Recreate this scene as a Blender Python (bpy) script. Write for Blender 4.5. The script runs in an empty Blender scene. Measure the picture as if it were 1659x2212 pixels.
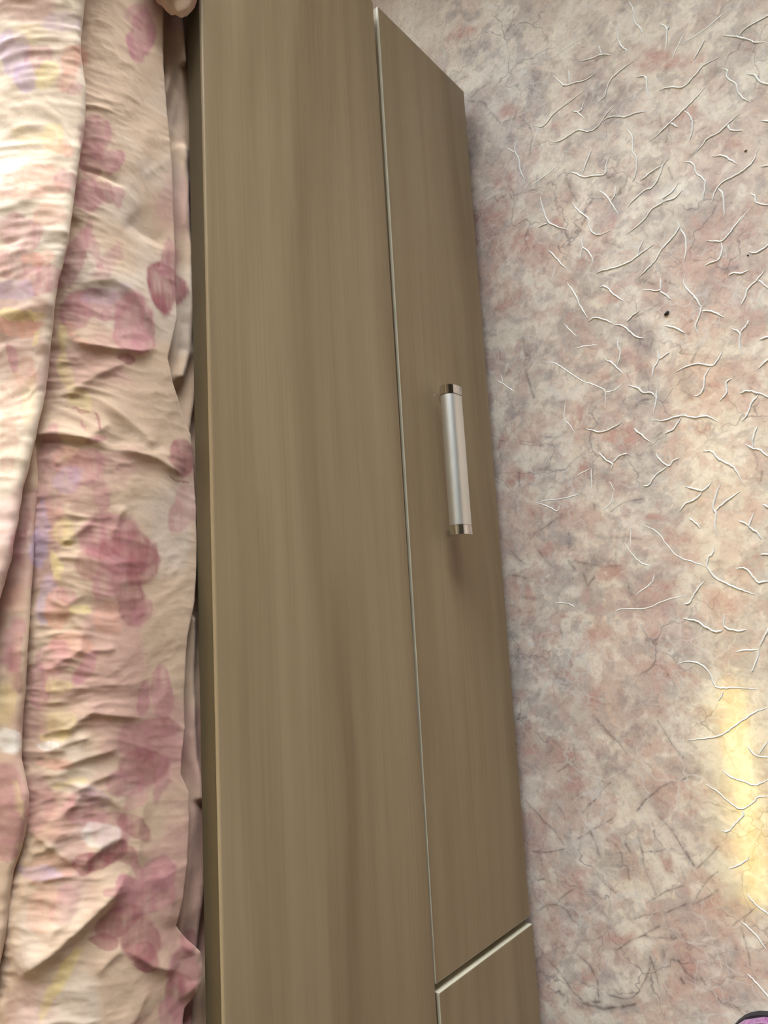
import bpy, bmesh, math, random
import numpy as np
from mathutils import Matrix, Vector

random.seed(7)
scene = bpy.context.scene
col = scene.collection

# ------------------------------------------------------------------ camera
W, H, F = 1659.0, 2212.0, 1616.96
RX, RY, RZ = 0.11166, 0.6624, -0.0732
CAM = np.array([0.37534, 0.0, 0.69929])
Mr = Matrix.Rotation(RZ, 4, 'Z') @ Matrix.Rotation(RY, 4, 'Y') @ Matrix.Rotation(RX, 4, 'X')
cd = bpy.data.cameras.new('camera')
cam = bpy.data.objects.new('camera', cd)
col.objects.link(cam)
cam.matrix_world = Matrix.Translation(Vector(CAM.tolist())) @ Mr
cd.sensor_fit = 'HORIZONTAL'
cd.sensor_width = 36.0
cd.lens = 36.0 * F / W
cd.clip_start = 0.02
scene.camera = cam
RM = np.array(Mr.to_3x3())

# ------------------------------------------------------------------ world, light, exposure
world = bpy.data.worlds.new('world')
scene.world = world
world.use_nodes = True
wn = world.node_tree.nodes
wl = world.node_tree.links
wn.clear()
wo = wn.new('ShaderNodeOutputWorld')
wb = wn.new('ShaderNodeBackground')
sk = wn.new('ShaderNodeTexSky')
sk.sky_type = 'HOSEK_WILKIE'
sk.turbidity = 3.0
sk.sun_direction = (0.3, -0.8, 0.5)
wb.inputs['Strength'].default_value = 1.0
wl.new(sk.outputs[0], wb.inputs['Color'])
wl.new(wb.outputs[0], wo.inputs['Surface'])

WIN_X0, WIN_X1, WIN_Z0, WIN_Z1, WALL_FAR = -0.75, 0.95, 0.32, 1.62, 1.22
ld = bpy.data.lights.new('window_daylight', 'AREA')
ld.shape = 'RECTANGLE'
ld.size = WIN_X1 - WIN_X0
ld.size_y = WIN_Z1 - WIN_Z0
ld.energy = 148.0
ld.color = (0.88, 0.95, 1.0)
lo = bpy.data.objects.new('window_daylight', ld)
col.objects.link(lo)
lo.location = ((WIN_X0 + WIN_X1) / 2, WALL_FAR + 0.10, (WIN_Z0 + WIN_Z1) / 2)
lo.rotation_euler = (math.radians(-90), 0, 0)      # shines towards -Y, into the room

vs = scene.view_settings
scene.display_settings.display_device = 'sRGB'
vs.view_transform = 'Standard'
vs.look = 'None'
vs.exposure = 0.0
vs.gamma = 1.0
vs.use_curve_mapping = False

# ------------------------------------------------------------------ helpers
def rays(px, py):
    px = np.asarray(px, float); py = np.asarray(py, float)
    d = np.stack([(px - W / 2) / F, -(py - H / 2) / F, -np.ones_like(px)], -1)
    return d @ RM.T

def hit(px, py, ax, v):
    d = rays(px, py)
    t = (v - CAM[ax]) / d[..., ax]
    return CAM + t[..., None] * d

def project(P):
    q = (np.asarray(P) - CAM) @ RM
    z = np.minimum(q[..., 2], -1e-3)
    return W / 2 + F * q[..., 0] / -z, H / 2 - F * q[..., 1] / -z

def link(name, me, mat=None, parent=None):
    o = bpy.data.objects.new(name, me)
    col.objects.link(o)
    if mat is not None:
        me.materials.append(mat)
    if parent is not None:
        o.parent = parent
    return o

def tag(o, label=None, category=None, group=None, kind=None):
    if label: o['label'] = label
    if category: o['category'] = category
    if group: o['group'] = group
    if kind: o['kind'] = kind
    return o

def empty(name, loc=(0, 0, 0)):
    o = bpy.data.objects.new(name, None)
    o.location = loc
    col.objects.link(o)
    return o

def pydata(name, verts, faces, smooth=False):
    me = bpy.data.meshes.new(name)
    me.from_pydata([tuple(map(float, v)) for v in verts], [], faces)
    me.update()
    if smooth:
        me.polygons.foreach_set('use_smooth', [True] * len(me.polygons))
    return me

def grid_mesh(name, P, colors=None):
    """P: (n,m,3) array -> smooth quad grid mesh, optional (n,m,3) colour attribute called print."""
    n, m = P.shape[:2]
    me = bpy.data.meshes.new(name)
    me.vertices.add(n * m)
    me.vertices.foreach_set('co', P.reshape(-1).astype(np.float32))
    i = np.arange(n * m).reshape(n, m)
    q = np.stack([i[:-1, :-1], i[1:, :-1], i[1:, 1:], i[:-1, 1:]], -1).reshape(-1, 4)
    nf = len(q)
    me.loops.add(nf * 4)
    me.loops.foreach_set('vertex_index', q.reshape(-1).astype(np.int32))
    me.polygons.add(nf)
    me.polygons.foreach_set('loop_start', np.arange(0, nf * 4, 4, dtype=np.int32))
    me.polygons.foreach_set('loop_total', np.full(nf, 4, np.int32))
    me.polygons.foreach_set('use_smooth', np.ones(nf, bool))
    me.update(calc_edges=True)
    if colors is not None:
        a = me.attributes.new('print', 'FLOAT_COLOR', 'POINT')
        c = np.ones((n * m, 4), np.float32)
        c[:, :3] = colors.reshape(-1, 3)
        a.data.foreach_set('color', c.reshape(-1))
    return me

def box_mesh(name, x0, x1, y0, y1, z0, z1, bevel=0.0, seg=2):
    bm = bmesh.new()
    bmesh.ops.create_cube(bm, size=1.0)
    for v in bm.verts:
        v.co = (x0 + (v.co.x + .5) * (x1 - x0), y0 + (v.co.y + .5) * (y1 - y0), z0 + (v.co.z + .5) * (z1 - z0))
    if bevel > 0:
        bmesh.ops.bevel(bm, geom=bm.edges[:], offset=bevel, segments=seg, affect='EDGES', profile=0.5)
    me = bpy.data.meshes.new(name)
    bm.to_mesh(me); bm.free()
    return me

def box(name, b, mat, parent=None, bevel=0.0, seg=2):
    return link(name, box_mesh(name, *b, bevel=bevel, seg=seg), mat, parent)

def lin(r, g, b):
    f = lambda c: (c / 255 / 12.92) if c / 255 <= .04045 else ((c / 255 + .055) / 1.055) ** 2.4
    return np.array([f(r), f(g), f(b)])

# value noise in numpy
_T = np.random.RandomState(3).rand(256, 256)
def vnoise(x, y):
    xi = np.floor(x).astype(int); yi = np.floor(y).astype(int)
    fx = x - xi; fy = y - yi
    fx = fx * fx * fx * (fx * (fx * 6 - 15) + 10); fy = fy * fy * fy * (fy * (fy * 6 - 15) + 10)
    a = _T[xi & 255, yi & 255]; b = _T[(xi + 1) & 255, yi & 255]
    c = _T[xi & 255, (yi + 1) & 255]; d = _T[(xi + 1) & 255, (yi + 1) & 255]
    return (a * (1 - fx) + b * fx) * (1 - fy) + (c * (1 - fx) + d * fx) * fy
def fbm(x, y, o=4, g=.5):
    s = 0; a = 1.0; t = 0
    for k in range(o):
        s = s + a * vnoise(x * 2 ** k + 17.3 * k, y * 2 ** k + 9.1 * k); t += a; a *= g
    return s / t
def ridged(x, y, o=4):
    s = 0; a = 1.0; t = 0
    for k in range(o):
        s = s + a * (1 - np.abs(2 * vnoise(x * 2 ** k + 31.7 * k, y * 2 ** k + 5.3 * k) - 1)); t += a; a *= .5
    return s / t
def smooth01(t):
    t = np.clip(t, 0, 1); return t * t * (3 - 2 * t)
def seg_dist(U, V, poly):
    """distance to polyline, signed side and position along it (0..1)"""
    best = np.full(U.shape, 1e9); side = np.zeros(U.shape); pos = np.zeros(U.shape)
    n = len(poly) - 1
    for i in range(n):
        (x0, y0), (x1, y1) = poly[i], poly[i + 1]
        dx, dy = x1 - x0, y1 - y0
        L2 = dx * dx + dy * dy + 1e-9
        t = np.clip(((U - x0) * dx + (V - y0) * dy) / L2, 0, 1)
        ex = U - (x0 + t * dx); ey = V - (y0 + t * dy)
        d = np.sqrt(ex * ex + ey * ey)
        m = d < best
        best[m] = d[m]; side[m] = np.sign(dx * ey - dy * ex)[m]; pos[m] = ((i + t) / n)[m]
    return best, side, pos

# ------------------------------------------------------------------ materials
def new_mat(name):
    m = bpy.data.materials.new(name)
    m.use_nodes = True
    nt = m.node_tree
    bs = nt.nodes['Principled BSDF']
    return m, nt, bs
def N(nt, t, **k):
    n = nt.nodes.new(t)
    for a, b in k.items():
        setattr(n, a, b)
    return n
def ramp(nt, stops):
    r = N(nt, 'ShaderNodeValToRGB')
    e = r.color_ramp.elements
    while len(e) < len(stops): e.new(0.5)
    for i, (p, c) in enumerate(stops):
        e[i].position = p; e[i].color = (*c, 1)
    return r
def mixc(nt, fac, a, b, mode='MIX'):
    m = N(nt, 'ShaderNodeMix', data_type='RGBA', blend_type=mode)
    for sock, v in ((m.inputs[0], fac), (m.inputs[6], a), (m.inputs[7], b)):
        if hasattr(v, 'links') or isinstance(v, bpy.types.NodeSocket):
            nt.links.new(v, sock)
        elif isinstance(v, (int, float)):
            sock.default_value = v
        else:
            sock.default_value = (*v, 1)
    return m.outputs[2]

def plain(name, c, rough=.6, metal=0.0, noise=.06):
    m, nt, bs = new_mat(name)
    tc = N(nt, 'ShaderNodeTexCoord'); nz = N(nt, 'ShaderNodeTexNoise')
    nz.inputs['Scale'].default_value = 30; nz.inputs['Detail'].default_value = 5
    nt.links.new(tc.outputs['Object'], nz.inputs['Vector'])
    c = np.array(c)
    r = ramp(nt, [(.3, np.clip(c * (1 - noise), 0, 1)), (.7, np.clip(c * (1 + noise), 0, 1))])
    nt.links.new(nz.outputs['Fac'], r.inputs[0])
    nt.links.new(r.outputs[0], bs.inputs['Base Color'])
    bs.inputs['Roughness'].default_value = rough
    bs.inputs['Metallic'].default_value = metal
    return m

def wood(name, dark, mid, light, offset):
    m, nt, bs = new_mat(name)
    L = nt.links.new
    tc = N(nt, 'ShaderNodeTexCoord')
    def mapped(scale, loc):
        mp = N(nt, 'ShaderNodeMapping')
        mp.inputs['Scale'].default_value = scale; mp.inputs['Location'].default_value = loc
        L(tc.outputs['Object'], mp.inputs['Vector']); return mp.outputs[0]
    # wandering of the grain
    n0 = N(nt, 'ShaderNodeTexNoise'); n0.inputs['Scale'].default_value = 1.0; n0.inputs['Detail'].default_value = 2
    L(mapped((6, 1.6, 6), offset), n0.inputs['Vector'])
    add = N(nt, 'ShaderNodeVectorMath', operation='MULTIPLY_ADD')
    L(n0.outputs['Color'], add.inputs[0]); add.inputs[1].default_value = (2.2, 0.0, 2.2)
    L(mapped((22, .45, 22), offset), add.inputs[2])
    n1 = N(nt, 'ShaderNodeTexNoise'); n1.inputs['Scale'].default_value = 1.0; n1.inputs['Detail'].default_value = 4; n1.inputs['Roughness'].default_value = .55
    L(add.outputs[0], n1.inputs['Vector'])
    r1 = ramp(nt, [(.28, dark), (.5, mid), (.72, light)])
    L(n1.outputs['Fac'], r1.inputs[0])
    # fine pore lines
    n2 = N(nt, 'ShaderNodeTexNoise'); n2.inputs['Scale'].default_value = 1.0; n2.inputs['Detail'].default_value = 3
    L(mapped((420, 5.0, 420), offset), n2.inputs['Vector'])
    r2 = ramp(nt, [(.30, (.72, .72, .72)), (.52, (1, 1, 1)), (.8, (1.0, 1.0, 1.0))])
    L(n2.outputs['Fac'], r2.inputs[0])
    c = mixc(nt, .30, r1.outputs[0], r2.outputs[0], 'MULTIPLY')
    # cathedral rings
    wv = N(nt, 'ShaderNodeTexWave', wave_type='BANDS', bands_direction='Z', wave_profile='SAW')
    wv.inputs['Scale'].default_value = 1.0; wv.inputs['Distortion'].default_value = 9.0
    wv.inputs['Detail'].default_value = 2; wv.inputs['Detail Scale'].default_value = .6
    L(mapped((10, .9, 14), offset), wv.inputs['Vector'])
    r3 = ramp(nt, [(.0, (.86, .84, .80)), (.55, (1, 1, 1)), (1, (.97, .96, .94))])
    L(wv.outputs['Fac'], r3.inputs[0])
    c = mixc(nt, .38, c, r3.outputs[0], 'MULTIPLY')
    L(c, bs.inputs['Base Color'])
    bs.inputs['Roughness'].default_value = .42
    bs.inputs['Specular IOR Level'].default_value = .35
    bp = N(nt, 'ShaderNodeBump'); bp.inputs['Strength'].default_value = .12; bp.inputs['Distance'].default_value = .0004
    L(n2.outputs['Fac'], bp.inputs['Height']); L(bp.outputs[0], bs.inputs['Normal'])
    return m

WD, WM, WL = (.245, .170, .090), (.318, .229, .128), (.378, .284, .168)
M_rail = wood('wood_rail', WD, WM, WL, (.3, .1, 2.2))
M_drawer = wood('wood_drawer', WD, WM, WL, (3.1, 4.2, 7.4))
M_drawer2 = wood('wood_drawer_next', WD, WM, WL, (9.1, 1.2, 4.4))
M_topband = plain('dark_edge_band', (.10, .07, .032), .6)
M_band_shaded = plain('shaded_edge_band', (.50, .45, .33), .5)  # drawer top band: shade under the rail put into a darker colour
M_band = plain('edge_band', (.62, .56, .42), .5)
M_inner = plain('raw_board', (.25, .17, .09), .7)
M_alu = plain('brushed_aluminium', (.90, .89, .84), .46, 1.0, .03)
M_chrome = plain('chrome', (.86, .86, .84), .06, 1.0, .01)
M_wall = plain('wall_paint', (.22, .195, .17), .9)
M_added_soffit = plain('added_soffit_paint', (.42, .42, .46), .9)
M_ceiling = plain('ceiling_paint', (.80, .74, .62), .9)
M_white = plain('white_gloss_paint', (.75, .75, .74), .35)
M_mattress = plain('mattress_ticking', (.55, .50, .44), .9)
M_crumb = plain('dark_crumb', (.012, .008, .008), .7, 0, .3)
M_crumb2 = plain('brown_crumb', (.16, .08, .02), .7, 0, .3)
M_trim = plain('black_rubber', (.012, .010, .016), .55)

def fabric():
    m, nt, bs = new_mat('floral_cotton')
    L = nt.links.new
    at = N(nt, 'ShaderNodeAttribute', attribute_name='print')
    tc = N(nt, 'ShaderNodeTexCoord')
    nz = N(nt, 'ShaderNodeTexNoise'); nz.inputs['Scale'].default_value = 220; nz.inputs['Detail'].default_value = 4
    L(tc.outputs['Object'], nz.inputs['Vector'])
    r = ramp(nt, [(.3, (.93, .92, .91)), (.7, (1, 1, 1))]); L(nz.outputs['Fac'], r.inputs[0])
    L(mixc(nt, 1.0, at.outputs['Color'], r.outputs[0], 'MULTIPLY'), bs.inputs['Base Color'])
    bs.inputs['Roughness'].default_value = .85
    bs.inputs['Specular IOR Level'].default_value = .15
    bs.inputs['Sheen Weight'].default_value = .15
    n3 = N(nt, 'ShaderNodeTexNoise'); n3.inputs['Scale'].default_value = 160; n3.inputs['Detail'].default_value = 3
    L(tc.outputs['Object'], n3.inputs['Vector'])
    bp = N(nt, 'ShaderNodeBump'); bp.inputs['Strength'].default_value = .25; bp.inputs['Distance'].default_value = .001
    L(n3.outputs['Fac'], bp.inputs['Height']); L(bp.outputs[0], bs.inputs['Normal'])
    return m
M_fabric = fabric()

def floor_mat():
    m, nt, bs = new_mat('marbled_linoleum')
    L = nt.links.new
    tc = N(nt, 'ShaderNodeTexCoord')
    def noise(scale, detail=5, rough=.6, loc=(0, 0, 0), dist=0.0):
        mp = N(nt, 'ShaderNodeMapping'); mp.inputs['Location'].default_value = loc
        L(tc.outputs['Object'], mp.inputs['Vector'])
        n = N(nt, 'ShaderNodeTexNoise'); n.inputs['Scale'].default_value = scale; n.inputs['Detail'].default_value = detail
        n.inputs['Roughness'].default_value = rough; n.inputs['Distortion'].default_value = dist
        L(mp.outputs[0], n.inputs['Vector']); return n
    at = N(nt, 'ShaderNodeAttribute', attribute_name='print')
    # small mottling on top of the printed patches
    n1 = noise(70, 8, .68, (1, 2, 0), .6)
    r1 = ramp(nt, [(.33, (.76, .72, .72)), (.46, (.93, .91, .90)), (.56, (1.0, 1.0, 1.0)), (.72, (1.10, 1.09, 1.07))])
    L(n1.outputs['Fac'], r1.inputs[0])
    c = mixc(nt, .8, at.outputs['Color'], r1.outputs[0], 'MULTIPLY')
    n5 = noise(190, 6, .7, (7, 4, 0), 1.2)
    r5 = ramp(nt, [(.34, (.72, .68, .67)), (.47, (.95, .94, .93)), (.60, (1.0, 1.0, 1.0)), (.70, (1.12, 1.12, 1.12))])
    L(n5.outputs['Fac'], r5.inputs[0])
    c = mixc(nt, .7, c, r5.outputs[0], 'MULTIPLY')
    # warped cells: thin pale and dark veins
    nw = noise(14, 4, .6, (5, 1, 0))
    def veins(scale, amount, loc):
        mp = N(nt, 'ShaderNodeMapping'); mp.inputs['Location'].default_value = loc
        L(tc.outputs['Object'], mp.inputs['Vector'])
        mad = N(nt, 'ShaderNodeVectorMath', operation='MULTIPLY_ADD')
        L(nw.outputs['Color'], mad.inputs[0]); mad.inputs[1].default_value = (amount, amount, 0); L(mp.outputs[0], mad.inputs[2])
        v = N(nt, 'ShaderNodeTexVoronoi', feature='DISTANCE_TO_EDGE', voronoi_dimensions='2D'); v.inputs['Scale'].default_value = scale
        L(mad.outputs[0], v.inputs['Vector']); return v.outputs['Distance']
    def mask(sock, w, sel):
        r = ramp(nt, [(0.0, (1, 1, 1)), (w, (0, 0, 0))]); L(sock, r.inputs[0])
        s = ramp(nt, [(.48, (0, 0, 0)), (.60, (1, 1, 1))]); L(sel.outputs['Fac'], s.inputs[0])
        mu = N(nt, 'ShaderNodeMath', operation='MULTIPLY'); L(r.outputs[0], mu.inputs[0]); L(s.outputs[0], mu.inputs[1])
        return mu.outputs[0]
    def scaled(sock, k):
        mu = N(nt, 'ShaderNodeMath', operation='MULTIPLY'); L(sock, mu.inputs[0]); mu.inputs[1].default_value = k; return mu.outputs[0]
    v1 = mask(veins(24, .10, (0, 0, 0)), .045, noise(9, 3, .6, (3, 3, 0)))
    c = mixc(nt, scaled(v1, .55), c, (.74, .70, .66))
    v2 = mask(veins(38, .08, (4, 7, 0)), .035, noise(11, 3, .6, (8, 2, 0)))
    c = mixc(nt, scaled(v2, .5), c, (.70, .69, .67))
    v4 = mask(veins(85, .06, (2, 5, 0)), .06, noise(16, 3, .6, (6, 6, 0)))
    c = mixc(nt, scaled(v4, .42), c, (.68, .66, .63))
    v3 = mask(veins(20, .09, (9, 2, 0)), .022, noise(8, 3, .6, (1, 9, 0)))
    c = mixc(nt, scaled(v3, .6), c, (.17, .13, .13))
    L(c, bs.inputs['Base Color'])
    bs.inputs['Roughness'].default_value = .14
    bs.inputs['Specular IOR Level'].default_value = .5
    bs.inputs['Coat Weight'].default_value = .6
    bs.inputs['Coat Roughness'].default_value = .07
    n4 = noise(60, 3, .5, (2, 2, 0))
    bp = N(nt, 'ShaderNodeBump'); bp.inputs['Strength'].default_value = .06; bp.inputs['Distance'].default_value = .001
    L(n4.outputs['Fac'], bp.inputs['Height']); L(bp.outputs[0], bs.inputs['Normal']); L(bp.outputs[0], bs.inputs['Coat Normal'])
    return m
M_floor = floor_mat()

# ------------------------------------------------------------------ the room
RX0, RX1, RY0, RY1, RH = -1.02, 2.3, -2.2, WALL_FAR, 2.55
# traced marks on the floor, in the zoomed strips' own pixels (2.443 per photo pixel)
def st(y0, pts): return [(980 + x / 2.443, y0 + y / 2.443) for x, y in pts]
CURL_A = [
 [(928,8),(950,60),(953,110),(985,150),(1003,182)], [(1087,120),(1125,160),(1118,275)], [(1125,160),(1138,140)],
 [(865,130),(867,210),(890,250),(912,265),(908,310)], [(660,325),(720,310),(780,290),(832,290)],
 [(525,395),(560,435),(590,452),(640,437),(690,425),(745,390)], [(607,370),(615,438)],
 [(968,310),(890,365),(830,420),(805,480),(800,505),(750,555)], [(960,408),(1012,405),(1018,450),(1030,508)],
 [(690,480),(620,530),(560,575),(520,610),(475,665),(415,662)], [(690,530),(675,580),(655,595),(695,632)], [(627,585),(655,595)],
 [(510,748),(560,745),(610,715),(660,685),(710,695),(760,670),(800,610),(850,560)], [(785,640),(830,615),(900,618),(960,598),(1015,588)],
 [(1415,360),(1445,375),(1445,410),(1490,445),(1500,485),(1530,520),(1565,540)], [(1548,390),(1590,400),(1625,438),(1690,445)],
 [(1328,462),(1260,535),(1215,580),(1150,640),(1110,680),(1035,750)], [(1215,580),(1255,630),(1258,690),(1243,745)], [(1140,648),(1160,658),(1185,674)],
 [(1510,600),(1445,655),(1400,700),(1340,730),(1310,770),(1268,814)], [(1445,655),(1460,685),(1530,688)],
 [(918,678),(945,735),(945,800),(965,840),(960,920),(943,960)], [(730,785),(700,860),(680,920)],
 [(587,908),(640,915),(685,936),(740,928),(800,918),(807,860),(823,822)], [(768,1005),(810,1040),(840,1085),(870,1135)], [(858,980),(850,1030),(833,1060)],
 [(1138,835),(1105,870),(1090,920),(1050,988),(1010,1005),(940,1065),(917,1103)], [(1105,870),(1040,910),(980,958)],
 [(1218,853),(1260,863),(1285,920),(1325,955),(1320,1020),(1312,1068)], [(1363,825),(1425,823),(1460,845),(1495,866)],
 [(1607,785),(1580,850),(1530,900),(1460,940),(1410,968),(1380,1010),(1355,1080)], [(1395,990),(1425,1045),(1427,1148)],
 [(1188,963),(1150,1015),(1100,1050),(1100,1070),(1045,1105),(1010,1155),(960,1200),(915,1232)], [(1205,1005),(1165,1045),(1100,1068)],
 [(1568,1018),(1592,1040),(1600,1070),(1690,1086)], [(1528,1135),(1480,1200),(1440,1250),(1410,1275),(1328,1270)],
 [(1410,1275),(1417,1320),(1400,1370),(1350,1390),(1325,1405)], [(1180,1165),(1190,1200),(1150,1260),(1100,1315),(1060,1380),(1010,1430),(972,1470)],
 [(1190,1200),(1220,1250),(1228,1320),(1215,1385)], [(1055,1290),(980,1345),(920,1385),(840,1415),(780,1430),(752,1445)], [(1005,1262),(980,1310),(970,1350)],
 [(625,1068),(660,1115),(710,1155),(722,1215),(765,1240),(835,1213)], [(455,1040),(470,1100),(495,1165),(540,1195),(605,1215)], [(445,1200),(495,1178)],
 [(677,1245),(680,1300),(712,1330),(740,1390)], [(680,1300),(670,1368)], [(335,725),(325,790),(345,850),(355,910),(375,950)],
 [(500,1320),(530,1350),(560,1385),(590,1415)], [(598,1490),(640,1555),(665,1610),(710,1680)], [(765,1512),(805,1515),(845,1555),(900,1590)],
 [(1088,1465),(1092,1500),(1085,1533),(1000,1530)], [(1085,1533),(1150,1583)], [(1218,1445),(1220,1510),(1265,1560),(1300,1610),(1305,1640),(1280,1710),(1278,1735),(1292,1762)],
 [(1305,1640),(1360,1645),(1430,1675)], [(1645,1420),(1605,1475),(1555,1520),(1540,1570),(1508,1622)], [(1605,1475),(1690,1545)],
 [(1450,1455),(1475,1443),(1520,1443),(1558,1425)], [(1560,1330),(1610,1330),(1690,1270)], [(1420,187),(1490,195),(1560,212),(1590,225),(1645,222)],
 [(1500,195),(1540,150),(1620,105),(1700,60)], [(1328,208),(1300,260),(1265,320)], [(1400,305),(1320,345),(1285,385),(1245,430),(1210,460),(1130,462),(1083,480)],
 [(978,1640),(940,1670),(912,1700)], [(710,1700),(740,1678),(800,1690),(840,1708)], [(1620,880),(1690,868)], [(1625,638),(1690,642)],
]
CURL_A_FAINT = [
 [(1440,55),(1380,110),(1290,180),(1215,225)], [(1220,170),(1180,250),(1150,320)], [(455,660),(430,730),(410,790)], [(565,860),(480,930),(400,985)],
 [(700,185),(600,250),(520,310)], [(280,780),(325,805)], [(540,1395),(515,1478)], [(765,240),(780,290)], [(1560,1100),(1500,1180),(1440,1250)],
]
CURL_B = [
 [(840,0),(895,12),(940,50),(965,70),(1005,78)], [(868,62),(870,120),(880,155),(862,230)], [(800,185),(840,210),(862,232),(892,262)],
 [(1078,132),(1080,190),(1055,240),(1048,293)], [(1080,190),(1110,170),(1140,147)], [(1112,10),(1160,18),(1222,48)],
 [(1465,22),(1510,48),(1508,100),(1523,165)], [(1510,48),(1535,20),(1550,0),(1552,-20)], [(1418,145),(1390,195),(1360,220),(1290,210),(1230,225),(1173,253)],
 [(1360,220),(1325,280),(1318,340),(1300,372),(1265,382)], [(1470,288),(1437,310),(1440,360),(1400,410)], [(1508,370),(1545,353),(1600,362),(1690,400)],
 [(1615,370),(1570,420),(1555,470),(1520,512)], [(918,325),(970,338),(1000,362),(1040,362),(1068,388)], [(1072,348),(1068,410),(1055,475)],
 [(1040,507),(1110,508),(1160,493),(1210,483),(1270,493),(1340,488),(1398,517)], [(1205,485),(1165,550),(1110,578)], [(700,552),(765,570),(830,552),(890,515)],
 [(948,550),(990,585),(1038,625)], [(1068,680),(1085,715),(1135,750),(1160,720),(1195,708)], [(1135,750),(1070,795),(1030,850),(998,855)],
 [(765,675),(800,715),(835,738),(833,770)], [(835,738),(870,700),(920,683)], [(1312,672),(1360,675),(1400,715),(1470,750),(1500,790),(1525,845)],
 [(1605,535),(1580,600),(1580,655)], [(1538,635),(1580,658),(1620,668),(1690,725)], [(1365,830),(1320,878),(1270,870),(1220,858)], [(1320,878),(1275,925),(1225,950),(1188,990)],
 [(1410,837),(1385,900),(1370,970),(1385,1000),(1378,1060),(1392,1125)], [(1512,882),(1440,935),(1400,965),(1385,990)], [(1238,1023),(1270,1045),(1303,1080)],
 [(1587,997),(1560,1065),(1600,1100),(1625,1140)], [(1507,1038),(1560,1065)], [(1375,1160),(1370,1205),(1345,1235),(1338,1280),(1375,1335),(1440,1370),(1520,1405),(1590,1428)],
 [(1488,1290),(1540,1290),(1585,1340),(1615,1365),(1690,1350)], [(1330,1352),(1280,1410),(1245,1470),(1215,1480)], [(1430,1530),(1425,1580),(1440,1605),(1500,1620),(1548,1612)],
 [(1210,1555),(1280,1568),(1330,1600),(1385,1625),(1425,1612)], [(1670,1590),(1640,1650),(1615,1705)], [(1630,950),(1690,985)], [(1605,237),(1690,165)], [(1610,82),(1690,60)], [(1620,1215),(1690,1217)],
]
CURL_B_FAINT = [
 [(1338,1280),(1260,1255),(1180,1225),(1120,1160),(1075,1100),(1005,1062)], [(640,130),(700,115),(760,110)], [(585,0),(620,40),(648,65)], [(900,1150),(950,1225),(1000,1265),(1045,1275)],
 [(935,1080),(933,1175)], [(430,940),(500,965),(545,985),(560,960)], [(725,755),(728,850),(718,880)], [(720,760),(650,800)], [(590,400),(583,495),(610,530),(640,575)],
 [(470,200),(540,210),(600,250),(680,300),(760,330),(800,360),(795,440)], [(800,360),(850,350),(885,315)], [(535,1470),(600,1475),(640,1495)], [(1060,1320),(1040,1370),(960,1430)],
 [(1230,1430),(1110,1460),(1020,1500),(880,1505),(850,1530)], [(220,290),(280,330),(320,360)], [(250,270),(260,310)], [(440,940),(600,915),(660,900)], [(845,880),(830,940),(780,990)], [(850,880),(820,830)],
]
CURL_C = [
 [(1605,0),(1605,50),(1580,110),(1570,130)], [(1490,22),(1540,12),(1600,8)], [(1180,85),(1240,70),(1300,85),(1350,130),(1370,180),(1395,210),(1480,210),(1605,218)],
 [(1425,228),(1410,258),(1395,280)], [(1690,300),(1590,340),(1520,385),(1450,435),(1390,468),(1310,478),(1210,490)], [(1545,515),(1570,545),(1600,568),(1690,580)], [(1610,560),(1659,490)],
 [(1415,645),(1470,685),(1550,712),(1600,722),(1690,675)], [(1690,785),(1610,785),(1580,815),(1515,850),(1440,800),(1390,755),(1330,720)],
 [(1515,850),(1530,880),(1490,925),(1450,965),(1410,965)], [(1560,1100),(1520,1140),(1450,1165)], [(1545,1295),(1590,1350),(1690,1430)], [(1515,1440),(1560,1480),(1600,1520),(1650,1590)], [(1550,1720),(1600,1770),(1690,1880)],
]
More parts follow.
